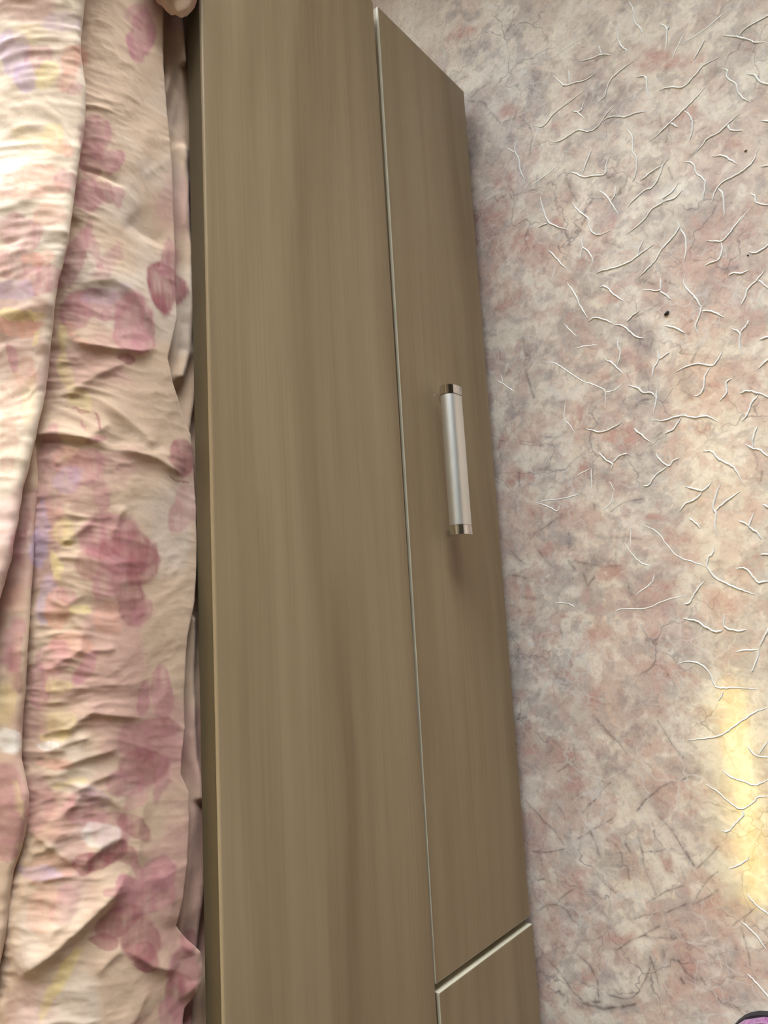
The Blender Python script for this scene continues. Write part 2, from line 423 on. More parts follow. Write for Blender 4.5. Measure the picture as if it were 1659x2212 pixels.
DARK_C = [  # shade of the lower embossing drawn into the floor colour as dark lines
 ([(335,365),(385,358)],2), ([(640,510),(645,590),(590,620),(540,650)],2), ([(385,815),(430,860),(480,920),(540,970),(590,1040)],2), ([(830,715),(790,750),(740,810),(700,840),(680,870)],2),
 ([(660,1010),(720,970),(800,920),(830,900)],2.2), ([(725,975),(755,1030),(770,1085)],4), ([(855,1035),(885,1085),(890,1140),(915,1170),(920,1220)],2), ([(965,1000),(990,1090),(1000,1160),(1030,1220),(1065,1290)],3.4),
 ([(990,1085),(1060,1080),(1120,1055)],2), ([(1055,870),(1110,920),(1160,980),(1220,1060),(1270,1140)],2.4), ([(960,860),(1010,800),(1080,750)],4), ([(1080,750),(1160,710),(1220,690),(1290,650)],2.5), ([(1015,1340),(1070,1300),(1110,1280),(1150,1265),(1210,1245)],2.6),
 ([(950,1435),(1000,1410),(1060,1395)],3.4), ([(1110,1390),(1180,1365),(1235,1340)],3.4), ([(750,1190),(800,1240),(860,1290),(920,1330)],2.4), ([(440,1385),(490,1355),(550,1355),(600,1390),(625,1450)],2.4), ([(545,1350),(580,1310),(620,1275)],2.4),
 ([(410,1245),(440,1230),(490,1222)],2.2), ([(860,1590),(920,1550),(1000,1520),(1080,1470)],3), ([(1000,1520),(1060,1535),(1180,1530)],3), ([(830,1825),(900,1840),(940,1835),(980,1790),(1020,1700),(1030,1630)],2.4),
 ([(490,1640),(540,1700),(600,1760),(650,1820),(690,1850)],2.4), ([(650,1620),(720,1680),(760,1760),(780,1840)],3.2), ([(1520,1480),(1550,1600),(1560,1700)],3), ([(1310,1740),(1400,1860),(1550,1920)],2), ([(1280,1310),(1340,1220),(1385,1180)],2.4),
 ([(1290,1340),(1350,1310),(1390,1280)],4), ([(1290,1150),(1340,1105),(1400,1050)],4), ([(1045,960),(1060,1000),(1100,1040)],2.4), ([(1070,380),(1110,440),(1150,510),(1210,580)],2.4), ([(740,350),(800,420),(870,490),(920,560)],2),
 ([(545,825),(580,870),(590,900)],2), ([(1070,70),(1040,110),(980,150)],2), ([(780,1860),(700,1870),(800,1900),(960,1870)],8), ([(1030,1640),(1060,1720),(1080,1800)],3), ([(1190,1650),(1240,1720),(1290,1750)],4), ([(560,1810),(590,1840)],4), ([(1100,1600),(1110,1640)],7), ([(1205,1740),(1220,1765)],5),
 ([(1590,1370),(1470,1470)],2), ([(430,1080),(520,1080),(590,1060)],2.5), ([(1230,1060),(1270,1140)],5), ([(905,1040),(925,1080)],4),
]
DARK_A = [
 ([(95,505),(130,470),(165,450)],4), ([(60,520),(150,545),(190,600),(250,660)],2.5), ([(0,440),(60,400)],2.5), ([(590,950),(630,1020),(650,1060)],4), ([(575,1050),(610,1060)],3), ([(1280,700),(1330,680)],3), ([(1480,380),(1400,480),(1370,510)],3),
 ([(1260,820),(1330,740)],2.5), ([(1140,880),(1150,940)],3), ([(985,1210),(1010,1260)],3), ([(800,1270),(880,1305)],3), ([(1440,1640),(1400,1690)],2), ([(960,1470),(1050,1500)],5), ([(1100,1600),(1010,1650),(960,1680)],4), ([(1110,1480),(1170,1500)],4), ([(1450,1350),(1470,1370)],3),
 ([(800,300),(730,330),(690,345)],3), ([(740,395),(650,440)],2.5), ([(1080,600),(1085,670)],3), ([(1125,630),(1120,740)],3), ([(420,730),(400,820)],2),
]
DARK_B = [
 ([(365,65),(380,150),(405,170)],6), ([(380,240),(395,300),(425,385)],5), ([(1300,105),(1270,170),(1250,205)],4), ([(1170,50),(1250,50)],3), ([(1260,380),(1200,350)],4), ([(1040,640),(1045,690)],5), ([(1060,600),(1090,570)],4), ([(765,640),(790,700),(840,730)],3),
 ([(700,780),(730,760),(740,850)],5), ([(590,560),(540,590),(460,590)],4), ([(420,1110),(500,1060),(570,1010)],3.5), ([(440,1200),(480,1250),(520,1280)],5), ([(300,1200),(370,1270)],4), ([(820,1128),(900,1130),(1000,1135)],4), ([(610,1240),(640,1290)],6), ([(680,1320),(700,1380),(740,1340)],6),
 ([(640,1240),(720,1270),(800,1290),(880,1280)],6), ([(740,950),(740,980)],4), ([(830,990),(900,940),(1000,920)],2.5), ([(610,1100),(605,1150)],4), ([(930,1390),(945,1430)],5), ([(1340,1250),(1420,1260)],5), ([(950,440),(990,405),(1040,400)],5), ([(1050,70),(1040,120),(1000,110)],5), ([(1000,230),(985,260)],4), ([(1620,780),(1615,830)],4), ([(1580,660),(1600,720),(1590,770)],2.5),
 ([(310,1330),(380,1350)],4), ([(560,1590),(580,1640)],6), ([(350,790),(355,860)],4), ([(540,760),(480,770),(420,770)],2.5), ([(1390,1530),(1395,1545)],4),
]
ROSE = [(0,x) for x in [(1060,300,130,90),(290,630,90,50),(270,1010,110,70),(190,1140,130,60),(430,1370,120,80),(600,640,90,70),(770,330,80,40),(270,1600,130,100),(930,1560,45,50),(40,150,50,50),(1230,290,90,60),(820,1130,60,60),(1200,620,80,50),(370,1280,120,60),(560,1180,50,40),(850,1550,60,50)]] + \
       [(700,x) for x in [(650,480,70,90),(900,630,130,90),(900,600,90,60),(460,640,48,36),(350,830,70,60),(420,790,60,40),(480,980,90,45),(1120,1400,90,90),(850,1350,110,50),(380,1420,90,60),(780,1630,60,60),(1140,1660,100,60),(1440,1470,110,60),(800,280,45,45),(1090,1020,70,30),(300,620,70,60),(450,1190,60,50),(590,1525,30,24),(1300,520,100,50),(1400,360,90,40),(690,760,40,60),(500,1620,90,50),(1180,1110,120,50)]] + \
       [(1400,x) for x in [(1200,150,150,60),(1040,290,50,65),(680,250,60,40),(610,150,30,40),(620,590,150,110),(1180,800,150,80),(450,950,70,110),(640,730,80,40),(560,1560,60,110),(990,1020,70,60),(1300,1640,70,110),(1400,1370,80,90),(850,1540,100,30),(1350,1810,60,40),(600,880,70,25),(700,1740,60,90),(420,520,40,50),(650,1250,70,80),(1150,1090,60,70),(330,720,40,30)]]
GREY = [(0,x) for x in [(130,290,110,70),(640,730,110,60),(820,480,150,70),(860,1080,90,60),(330,850,50,110),(100,800,70,120),(420,420,50,70),(1130,80,60,50),(770,560,150,60),(380,940,40,40),(1000,1000,90,60),(800,880,150,80),(570,1200,70,30),(620,1420,40,60),(700,1560,40,70),(1640,960,30,50),(1400,1420,120,40),(60,60,90,40),(300,170,60,40)]] + \
       [(700,x) for x in [(980,80,110,90),(780,790,110,80),(720,1270,140,60),(1000,740,110,60),(720,210,130,60),(330,430,100,90),(430,110,50,90),(820,340,70,70),(1040,400,80,60),(500,620,70,30),(960,420,60,40),(1050,1320,120,60),(560,1120,70,60),(680,700,60,60),(900,1200,160,50),(1230,330,60,40),(330,1640,60,50),(260,780,60,90)]] + \
       [(1400,x) for x in [(930,640,110,60),(420,90,80,80),(760,1310,70,90),(1010,430,60,60),(560,180,60,60),(900,300,80,40),(620,640,70,40),(1050,800,70,60),(830,560,50,50),(520,1600,40,60),(480,1740,25,30),(870,1870,120,30),(400,250,40,30),(760,540,60,70),(1420,1660,70,90),(1240,950,90,70),(1480,1850,110,40)]]
PALE = [(0,x) for x in [(200,400,150,60),(200,330,70,40),(960,200,60,40),(250,60,120,50),(1000,700,60,60),(1150,1030,60,60),(1290,1050,60,80),(700,960,60,50),(1180,1520,70,60)]] + \
       [(700,x) for x in [(560,330,140,70),(480,50,110,40),(1100,80,90,60),(1250,820,90,90),(760,930,70,60),(950,1060,110,40),(610,1250,60,60),(420,1280,70,60),(1350,1060,40,60),(600,1400,50,60)]] + \
       [(1400,x) for x in [(430,220,70,80),(470,740,90,50),(880,590,45,40),(1110,1190,90,70),(1280,1240,40,60),(800,1230,80,60),(1180,390,120,60),(1060,610,80,50),(560,1750,60,70),(1400,1640,60,90),(980,1560,100,60),(900,1700,80,80),(700,1140,60,40),(740,790,80,40),(1560,1600,60,40)]]

def floor_print(P):
    X, Y = P[..., 0], P[..., 1]
    U, V = project(P)
    wx = (fbm(X * 28, Y * 28, 4) - .5) * 70; wy = (fbm(X * 28 + 50, Y * 28 + 50, 4) - .5) * 70
    Uw, Vw = U + wx, V + wy
    base = lin(232, 220, 204); rose = lin(204, 164, 152); grey = lin(174, 162, 158); pale = lin(242, 232, 218); dark = lin(112, 94, 92)
    c = np.ones(P.shape) * base
    wX = X + .02 * (fbm(X * 30, Y * 30, 3) - .5); wY = Y + .02 * (fbm(X * 30 + 8, Y * 30 + 3, 3) - .5)
    for sc, ox, colr, lo, wd, k in ((9, 0, grey, .50, .18, .30), (26, 5, grey, .50, .14, .45), (22, 31, rose, .50, .14, .34), (11, 40, rose, .52, .16, .22), (34, 77, pale, .50, .12, .6), (70, 11, grey, .52, .12, .45), (64, 51, rose, .53, .12, .40)):
        f = smooth01((fbm(wX * sc + ox, wY * sc + ox * .7, 4, .6) - lo) / wd) * k
        if colr is rose: f = f * (.35 + .65 * smooth01((.62 - Y) / .3))
        f = f[..., None]
        c = c * (1 - f) + colr * f
    mott = .5 * fbm(X * 45, Y * 45, 3) + .5 * fbm(X * 170, Y * 170, 3)
    for lst, colr, k in ((PALE, pale, .6), (GREY, grey, .55), (ROSE, rose, .62)):
        for y0, (cx, cy, rx, ry) in lst:
            cx = 980 + cx / 2.443; cy = y0 + cy / 2.443; rx /= 2.443; ry /= 2.443
            m = (np.abs(U - cx) < rx * 1.3 + 50) & (np.abs(V - cy) < ry * 1.3 + 50)
            if not m.any(): continue
            d = np.sqrt(((Uw[m] - cx) / rx) ** 2 + ((Vw[m] - cy) / ry) ** 2)
            a = smooth01((1.3 - d) / .9) * k * (0.15 + 1.15 * smooth01((mott[m] - .36) / .26))
            a = np.clip(a, 0, 1)[:, None]
            c[m] = c[m] * (1 - a) + colr * a
    for y0, lst in ((0, DARK_A), (700, DARK_B), (1400, DARK_C)):
        for pts, w in lst:
            p = st(y0, pts); w = w / 2.443 * 1.1
            xs = [q[0] for q in p]; ys = [q[1] for q in p]
            m = (U > min(xs) - 20) & (U < max(xs) + 20) & (V > min(ys) - 20) & (V < max(ys) + 20)
            if not m.any(): continue
            d, s, t = seg_dist(U[m] + wx[m] * .22, V[m] + wy[m] * .22, p)
            a = np.exp(-(d / w) ** 2) * (.15 + .75 * vnoise(X[m] * 220, Y[m] * 220)) * (.9 if y0 == 1400 else .6)
            b = np.exp(-(d / (w * 4)) ** 2) * .16
            a = np.clip(a + b, 0, .85)[:, None]
            c[m] = c[m] * (1 - a) + dark * a
    return np.clip(c, 0, 1)

# floor: dense where the photograph looks, wide strips elsewhere; one mesh
def block(x0, x1, y0, y1, step):
    xs = np.linspace(x0, x1, max(2, int(round((x1 - x0) / step)) + 1)); ys = np.linspace(y0, y1, max(2, int(round((y1 - y0) / step)) + 1))
    P = np.zeros((len(xs), len(ys), 3)); P[..., 0] = xs[:, None]; P[..., 1] = ys[None, :]
    return P
FX0, FX1, FY0, FY1 = -.03, .345, -.41, .78
blocks = [block(FX0, FX1, FY0, FY1, .00105), block(FX1, 1.3, -1.2, RY1, .0038), block(FX0, FX1, -1.2, FY0, .003), block(FX0, FX1, FY1, RY1, .003),
          block(1.3, RX1, RY0, RY1, .02), block(FX0, 1.3, RY0, -1.2, .012), block(RX0, FX0, RY0, RY1, .05)]
def join_blocks(name, bl):
    V, Q, Cc, n0 = [], [], [], 0
    for P in bl:
        n, m = P.shape[:2]
        i = np.arange(n * m).reshape(n, m) + n0
        V.append(P.reshape(-1, 3)); Cc.append(floor_print(P).reshape(-1, 3)); n0 += n * m
        Q.append(np.stack([i[:-1, :-1], i[1:, :-1], i[1:, 1:], i[:-1, 1:]], -1).reshape(-1, 4))
    V = np.concatenate(V); Q = np.concatenate(Q); Cc = np.concatenate(Cc); nf = len(Q)
    me = bpy.data.meshes.new(name)
    me.vertices.add(len(V)); me.vertices.foreach_set('co', V.reshape(-1).astype(np.float32))
    me.loops.add(nf * 4); me.loops.foreach_set('vertex_index', Q.reshape(-1).astype(np.int32))
    me.polygons.add(nf); me.polygons.foreach_set('loop_start', np.arange(0, nf * 4, 4, dtype=np.int32)); me.polygons.foreach_set('loop_total', np.full(nf, 4, np.int32))
    me.update(calc_edges=True)
    at = me.attributes.new('print', 'FLOAT_COLOR', 'POINT')
    c4 = np.ones((len(V), 4), np.float32); c4[:, :3] = Cc; at.data.foreach_set('color', c4.reshape(-1))
    return me
floor = tag(link('floor', join_blocks('floor', blocks), M_floor), 'glossy pink and beige marbled linoleum floor with raised creases', kind='structure')

# raised creases of the linoleum: one joined part of the floor
def catmull(p, n=5):
    p = np.array(p, float); q = np.vstack([2 * p[0] - p[1], p, 2 * p[-1] - p[-2]])
    out = []
    for i in range(1, len(q) - 2):
        for k in range(n):
            t = k / n
            out.append(.5 * ((2 * q[i]) + (-q[i-1] + q[i+1]) * t + (2*q[i-1] - 5*q[i] + 4*q[i+1] - q[i+2]) * t*t + (-q[i-1] + 3*q[i] - 3*q[i+1] + q[i+2]) * t**3))
    out.append(p[-1]); return np.array(out)
rv, rf = [], []
rng = np.random.RandomState(5)
def crease(poly, w, h, shift=(0, 0)):
    p = hit(*np.array(poly).T, 2, 0.0)[:, :2] + np.array(shift)
    if shift != (0, 0) and ((p[:, 0] < .345) & (p[:, 1] > -.40)).any():
        return                                   # keep the carried-on relief off the traced area
    c = catmull(p, 5)
    c += (rng.rand(*c.shape) - .5) * .0008
    n = len(c)
    t = np.gradient(c, axis=0); t /= np.linalg.norm(t, axis=1)[:, None] + 1e-9
    nn = np.stack([-t[:, 1], t[:, 0]], 1)
    b = len(rv)
    K = 7
    for i in range(n):
        e = min(i, n - 1 - i) / max(1, n * .18); k = .35 + .65 * min(1, e)
        k *= .85 + .3 * rng.rand()
        for j in range(K):
            a = math.pi * j / (K - 1)
            o = math.cos(a) * w * k
            rv.append((c[i, 0] + nn[i, 0] * o, c[i, 1] + nn[i, 1] * o, -.0002 + (h * k + .0002) * math.sin(a)))
    for i in range(n - 1):
        for j in range(K - 1):
            q = b + i * K + j
            rf.append((q, q + 1, q + K + 1, q + K))
for y0, lst, w, h in ((0, CURL_A, .0009, .00082), (0, CURL_A_FAINT, .0007, .0003), (700, CURL_B, .0009, .00082), (700, CURL_B_FAINT, .0007, .0003), (1400, CURL_C, .0008, .0005)):
    for p in lst:
        crease(st(y0, p), w, h)
        for sh_ in ((.30, -.02), (.60, .05), (.05, -.78), (.35, -.80), (.66, -.74)):      # the same relief carried on beyond the picture
            crease(st(y0, p), w, h, sh_)
def crease_mat():
    m, nt, bs = new_mat('linoleum_crease')
    tc = N(nt, 'ShaderNodeTexCoord'); nz = N(nt, 'ShaderNodeTexNoise'); nz.inputs['Scale'].default_value = 40
    nt.links.new(tc.outputs['Object'], nz.inputs['Vector'])
    r = ramp(nt, [(.35, (.82, .80, .76)), (.65, (.88, .86, .83))]); nt.links.new(nz.outputs['Fac'], r.inputs[0])
    nt.links.new(r.outputs[0], bs.inputs['Base Color'])
    bs.inputs['Roughness'].default_value = .22
    bs.inputs['Coat Weight'].default_value = .6; bs.inputs['Coat Roughness'].default_value = .15
    return m
tag(link('raised_creases', pydata('raised_creases', rv, rf, True), crease_mat(), floor), 'pale raised creases in the linoleum', kind='stuff')

T = .12
def struct(name, b, mat, parent=None):
    o = box(name, b, mat, parent)
    o['kind'] = 'structure'
    return o
struct('wall_left', (RX0 - T, RX0, RY0, RY1, 0, RH), M_wall)
struct('wall_right', (RX1, RX1 + T, RY0, RY1, 0, RH), M_wall)
struct('wall_near', (RX0 - T, RX1 + T, RY0 - T, RY0, 0, RH), M_wall)
# far wall with the window opening: one mesh of four blocks
bm = bmesh.new()
for b in ((RX0 - T, WIN_X0, 0, RH), (WIN_X1, RX1 + T, 0, RH), (WIN_X0, WIN_X1, 0, WIN_Z0), (WIN_X0, WIN_X1, WIN_Z1, RH)):
    g = bmesh.ops.create_cube(bm, size=1.0)
    for v in g['verts']:
        v.co = (b[0] + (v.co.x + .5) * (b[1] - b[0]), RY1 + (v.co.y + .5) * T, b[2] + (v.co.z + .5) * (b[3] - b[2]))
me = bpy.data.meshes.new('wall_far'); bm.to_mesh(me); bm.free()
tag(link('wall_far', me, M_wall), kind='structure')
struct('ceiling', (RX0 - T, RX1 + T, RY0 - T, RY1 + T, RH, RH + T), M_ceiling)
# added unseen soffit over the bed, darkens and cools the floor's reflection
SOF_X, SOF_Z = -0.50, 2.24
struct('added_soffit_1', (RX0, SOF_X, RY0, RY1, SOF_Z, RH), M_added_soffit)
# window
win = empty('window_1', ((WIN_X0 + WIN_X1) / 2, RY1, WIN_Z0)); win['kind'] = 'structure'
def wbar(name, b, mat):
    o = box(name, (b[0] - win.location.x, b[1] - win.location.x, b[2] - win.location.y, b[3] - win.location.y, b[4] - win.location.z, b[5] - win.location.z), mat, win, .004)
    return o
fy0, fy1 = RY1 + .03, RY1 + .09
for b in ((WIN_X0, WIN_X0 + .06, fy0, fy1, WIN_Z0, WIN_Z1), (WIN_X1 - .06, WIN_X1, fy0, fy1, WIN_Z0, WIN_Z1), (WIN_X0 + .06, WIN_X1 - .06, fy0, fy1, WIN_Z0, WIN_Z0 + .06), (WIN_X0 + .06, WIN_X1 - .06, fy0, fy1, WIN_Z1 - .06, WIN_Z1), (.03, .10, fy0, fy1, WIN_Z0 + .06, WIN_Z1 - .06)):
    wbar('window_frame', b, M_white)
mg = bpy.data.materials.new('window_glass'); mg.use_nodes = True
nt = mg.node_tree; nt.nodes.clear()
go = N(nt, 'ShaderNodeOutputMaterial'); gt = N(nt, 'ShaderNodeBsdfTransparent'); gg = N(nt, 'ShaderNodeBsdfGlossy'); gm = N(nt, 'ShaderNodeMixShader'); gf = N(nt, 'ShaderNodeFresnel')
gg.inputs['Roughness'].default_value = .02
nt.links.new(gf.outputs[0], gm.inputs[0]); nt.links.new(gt.outputs[0], gm.inputs[1]); nt.links.new(gg.outputs[0], gm.inputs[2]); nt.links.new(gm.outputs[0], go.inputs[0])
for x0, x1 in ((WIN_X0 + .06, .03), (.10, WIN_X1 - .06)):
    wbar('window_pane', (x0, x1, RY1 + .058, RY1 + .062, WIN_Z0 + .06, WIN_Z1 - .06), mg)
wbar('window_sill', (WIN_X0, WIN_X1, RY1 - .02, RY1 + .03, WIN_Z0 - .02, WIN_Z0), M_white)

# added warm glow strip on the soffit, unseen, for the floor's cream sheen
def glow(name, c, s):
    m = bpy.data.materials.new(name); m.use_nodes = True
    nt = m.node_tree; nt.nodes.clear()
    o = N(nt, 'ShaderNodeOutputMaterial'); e = N(nt, 'ShaderNodeEmission')
    tc = N(nt, 'ShaderNodeTexCoord'); nz = N(nt, 'ShaderNodeTexNoise'); nz.inputs['Scale'].default_value = 4
    nt.links.new(tc.outputs['Object'], nz.inputs['Vector'])
    r = ramp(nt, [(.3, np.array(c) * .95), (.7, c)]); nt.links.new(nz.outputs['Fac'], r.inputs[0]); nt.links.new(r.outputs[0], e.inputs[0])
    e.inputs['Strength'].default_value = s
    nt.links.new(e.outputs[0], o.inputs[0]); return m
def added_cove_glow(y0, y1, strength, label):
    root = empty('added_cove_glow', (SOF_X, (y0 + y1) / 2, SOF_Z + .04))
    hl = (y1 - y0) / 2
    box('housing', (0, .06, -hl, hl, 0, .012), M_white, root, .002)
    box('housing_lip', (.055, .06, -hl, hl, .012, .03), M_white, root, .001)
    box('glow_strip', (.012, .045, -hl + .02, hl - .02, .012, .02), glow('added_warm_glow', (1, .72, .28), strength), root)
    tag(root, label, 'added light')
added_cove_glow(-.30, 1.1, 50.0, 'added warm glow strip along the soffit, out of view')

def added_ceiling_glow():  # added unseen glow panel, makes the yellow reflection on the floor
    root = empty('added_ceiling_glow', (-.425, -.70, RH))
    box('glow_base', (-.055, .055, -.42, .42, -.012, 0), M_white, root, .003)
    box('glow_diffuser', (-.047, .047, -.41, .41, -.035, -.012), glow('added_yellow_glow', (1, .74, .16), 17.0), root, .008, 3)
    for e in (-1, 1):
        box('glow_end_cap', (-.050, .050, min(e * .41, e * .42), max(e * .41, e * .42), -.038, -.010), M_white, root, .002)
    tag(root, 'added long yellow glow panel beside the soffit, out of view', 'added light')
added_ceiling_glow()

# ------------------------------------------------------------------ bed frame
Z_RT, Z_RB, Z_DB = 0.3906, 0.1797, 0.015
Y_F, Y_N = 0.6027, -0.2784
bed = empty('storage_bed', (0, 0, 0))
tag(bed, 'light brown wooden bed frame with storage drawers under a deep side rail', 'bed')
Y_END = -1.30
box('side_rail', (-.016, 0, Y_END, Y_F, Z_RB, Z_RT), M_rail, bed, .0016, 3)
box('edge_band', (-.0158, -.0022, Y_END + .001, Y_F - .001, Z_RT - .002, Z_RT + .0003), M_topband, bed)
box('side_rail', (-.96, -.944, Y_END, Y_F, .02, Z_RT), M_rail, bed, .0016, 3)
box('end_panel', (-.944, -.016, Y_F - .032, Y_F - .016, .02, Z_RT - .02), M_rail, bed, .0012)
box('end_panel', (-.944, -.016, Y_END + .016, Y_END + .032, .02, Z_RT - .02), M_rail, bed, .0012)
box('mattress_base', (-.944, -.016, Y_END + .032, Y_F - .032, .212, .228), M_inner, bed)
box('partition', (-.944, -.03, Y_N - .012, Y_N + .004, .02, .21), M_inner, bed)

def handle(parent, yc):
    """half-round aluminium pull with chrome end caps: parts of a drawer; x is out of the drawer face"""
    HX, ZT, ZB, R, HLEN = .016, .121, .111, .008, .0615
    def prof(g):
        pts = []
        for k in range(21):
            a = math.radians(180 - 180 * k / 20); pts.append((HX + (R + g) * math.cos(a), ZT + (R + g) * math.sin(a)))
        for k in range(9):
            a = math.radians(-180 * k / 8); pts.append((HX + (R + g) * math.cos(a) * 1.0, ZB + (R + g) * .35 * math.sin(a)))
        return pts
    def extr(name, pts, y0, y1, mat, bev=0.0):
        bm = bmesh.new()
        a = [bm.verts.new((x, y0, z)) for x, z in pts]; b = [bm.verts.new((x, y1, z)) for x, z in pts]
        n = len(pts)
        for i in range(n): bm.faces.new((a[i], a[(i + 1) % n], b[(i + 1) % n], b[i]))
        bm.faces.new(a[::-1]); bm.faces.new(b)
        bmesh.ops.recalc_face_normals(bm, faces=bm.faces[:])
        for f in bm.faces: f.smooth = True
        for e in bm.edges:
            if any(len(f.verts) > 4 for f in e.link_faces): e.smooth = False
        me = bpy.data.meshes.new(name); bm.to_mesh(me); bm.free()
        return link(name, me, mat, parent)
    extr('handle_bar', prof(0), yc - HLEN, yc + HLEN, M_alu)
    for sg in (-1, 1):
        y0, y1 = sorted((yc + sg * (HLEN + .0004), yc + sg * (HLEN + .0088)))
        extr('handle_cap', prof(.0003), y0, y1, M_chrome, .0006)
        box('handle_post', (0.0, HX, y0 + .001, y1 - .001, ZB - .0025, ZB + .0015), M_chrome, parent, .0006)

def drawer(y0, y1, mat, zt0, zt1, hy, xr=0.0):
    """drawer front with its edge bands, box and pull; zt0/zt1: height of its top edge at y0 and y1"""
    e = .0007
    v = []
    for x in (-.016, 0.0):
        v += [(x - xr, y0, Z_DB), (x, y1, Z_DB), (x, y1, zt1 - e), (x - xr, y0, zt0 - e)]
    f = [(0, 1, 2, 3), (4, 7, 6, 5), (0, 4, 5, 1), (1, 5, 6, 2), (2, 6, 7, 3), (3, 7, 4, 0)]
    bm = bmesh.new()
    vs_ = [bm.verts.new(p) for p in v]
    for q in f: bm.faces.new([vs_[i] for i in q])
    # the box behind the front, joined to it
    for b in ((-.60, -.016, y0 + .03, y0 + .045, .03, .15), (-.60, -.016, y1 - .045, y1 - .03, .03, .15), (-.60, -.585, y0 + .045, y1 - .045, .03, .15), (-.60, -.016, y0 + .045, y1 - .045, .03, .035)):
        g = bmesh.ops.create_cube(bm, size=1.0)
        for w in g['verts']:
            w.co = (b[0] + (w.co.x + .5) * (b[1] - b[0]), b[2] + (w.co.y + .5) * (b[3] - b[2]), b[4] + (w.co.z + .5) * (b[5] - b[4]))
    bmesh.ops.recalc_face_normals(bm, faces=bm.faces[:])
    me = bpy.data.meshes.new('drawer'); bm.to_mesh(me); bm.free()
    d = link('drawer', me, mat, bed)
    # edge bands: pale ends; top narrowed and darkened for shade under the rail
    tb = [(-.0024 - xr, y0, zt0 - e), (-xr, y0, zt0 - e), (0, y1, zt1 - e), (-.0024, y1, zt1 - e), (-.0024 - xr, y0, zt0), (-.0004 - xr, y0, zt0), (-.0004, y1, zt1), (-.0024, y1, zt1)]
    bf = [(0, 3, 2, 1), (4, 5, 6, 7), (0, 1, 5, 4), (1, 2, 6, 5), (2, 3, 7, 6), (3, 0, 4, 7)]
    link('edge_band', pydata('edge_band', tb, bf), M_band_shaded, d)
    box('edge_band', (-.016, -.0002, y1, y1 + .0008, Z_DB, zt1 - .0005), M_band, d, .0002)
    box('edge_band', (-.016 - xr, -.0002 - xr, y0 - .0008, y0, Z_DB, zt0 - .0005), M_band, d, .0002)
    handle(d, hy)
    return d
drawer(Y_N, Y_F - .001, M_drawer, .1764, .1730, 0.152, .0019)
drawer(Y_N - .0080 - (Y_F - Y_N), Y_N - .0080, M_drawer2, .1720, .1757, -.72)

# ------------------------------------------------------------------ bedding
matt = empty('mattress', (-.48, -.35, .228))
tag(matt, 'pale mattress on the bed, almost hidden under floral bedding', 'mattress')
box('mattress_body', (-.44, .42, -.91, .90, 0, .20), M_mattress, matt, .03, 4)

LEAN = math.radians(4)
def make_profile():
    ds = .0005
    s = np.arange(-.08, 1.0, ds)
    s1, r = .050, .062
    th = np.where(s < s1, LEAN, np.minimum(math.pi / 2, LEAN + (s - s1) / r))
    x = -np.cumsum(np.sin(th)) * ds; z = np.cumsum(np.cos(th)) * ds
    i0 = np.argmin(np.abs(s))
    x = x - x[i0] - .021; z = z - z[i0] + .386
    return s, x, z, th
PS, PX, PZ, PT = make_profile()
def surf(s, y, off):
    x = np.interp(s, PS, PX); z = np.interp(s, PS, PZ); th = np.interp(s, PS, PT)
    return np.stack([x + off * np.cos(th), np.broadcast_to(y, x.shape), z + off * np.sin(th)], -1)
def to_surface(pts, off):
    """photo pixels -> (y, s) on the bedding surface, offset outwards by off"""
    out = []
    x = PX + off * np.cos(PT); z = PZ + off * np.sin(PT)
    for px, py in pts:
        d = rays(px, py)
        cr = (x - CAM[0]) * d[2] - (z - CAM[2]) * d[0]
        k = np.where(np.diff(np.sign(cr)) != 0)[0]
        if len(k) == 0: 
            continue
        k = k[0]
        t = (x[k] - CAM[0]) / d[0]
        out.append((t * d[1], PS[k]))
    out.sort()
    return np.array(out)

# ---- the print
CREAM, MAUVE, DMAUVE, PEACH, YEL, LILAC, WHT = lin(206, 176, 150), lin(188, 132, 132), lin(158, 96, 98), lin(214, 160, 138), lin(222, 196, 142), lin(194, 166, 182), lin(238, 232, 222)
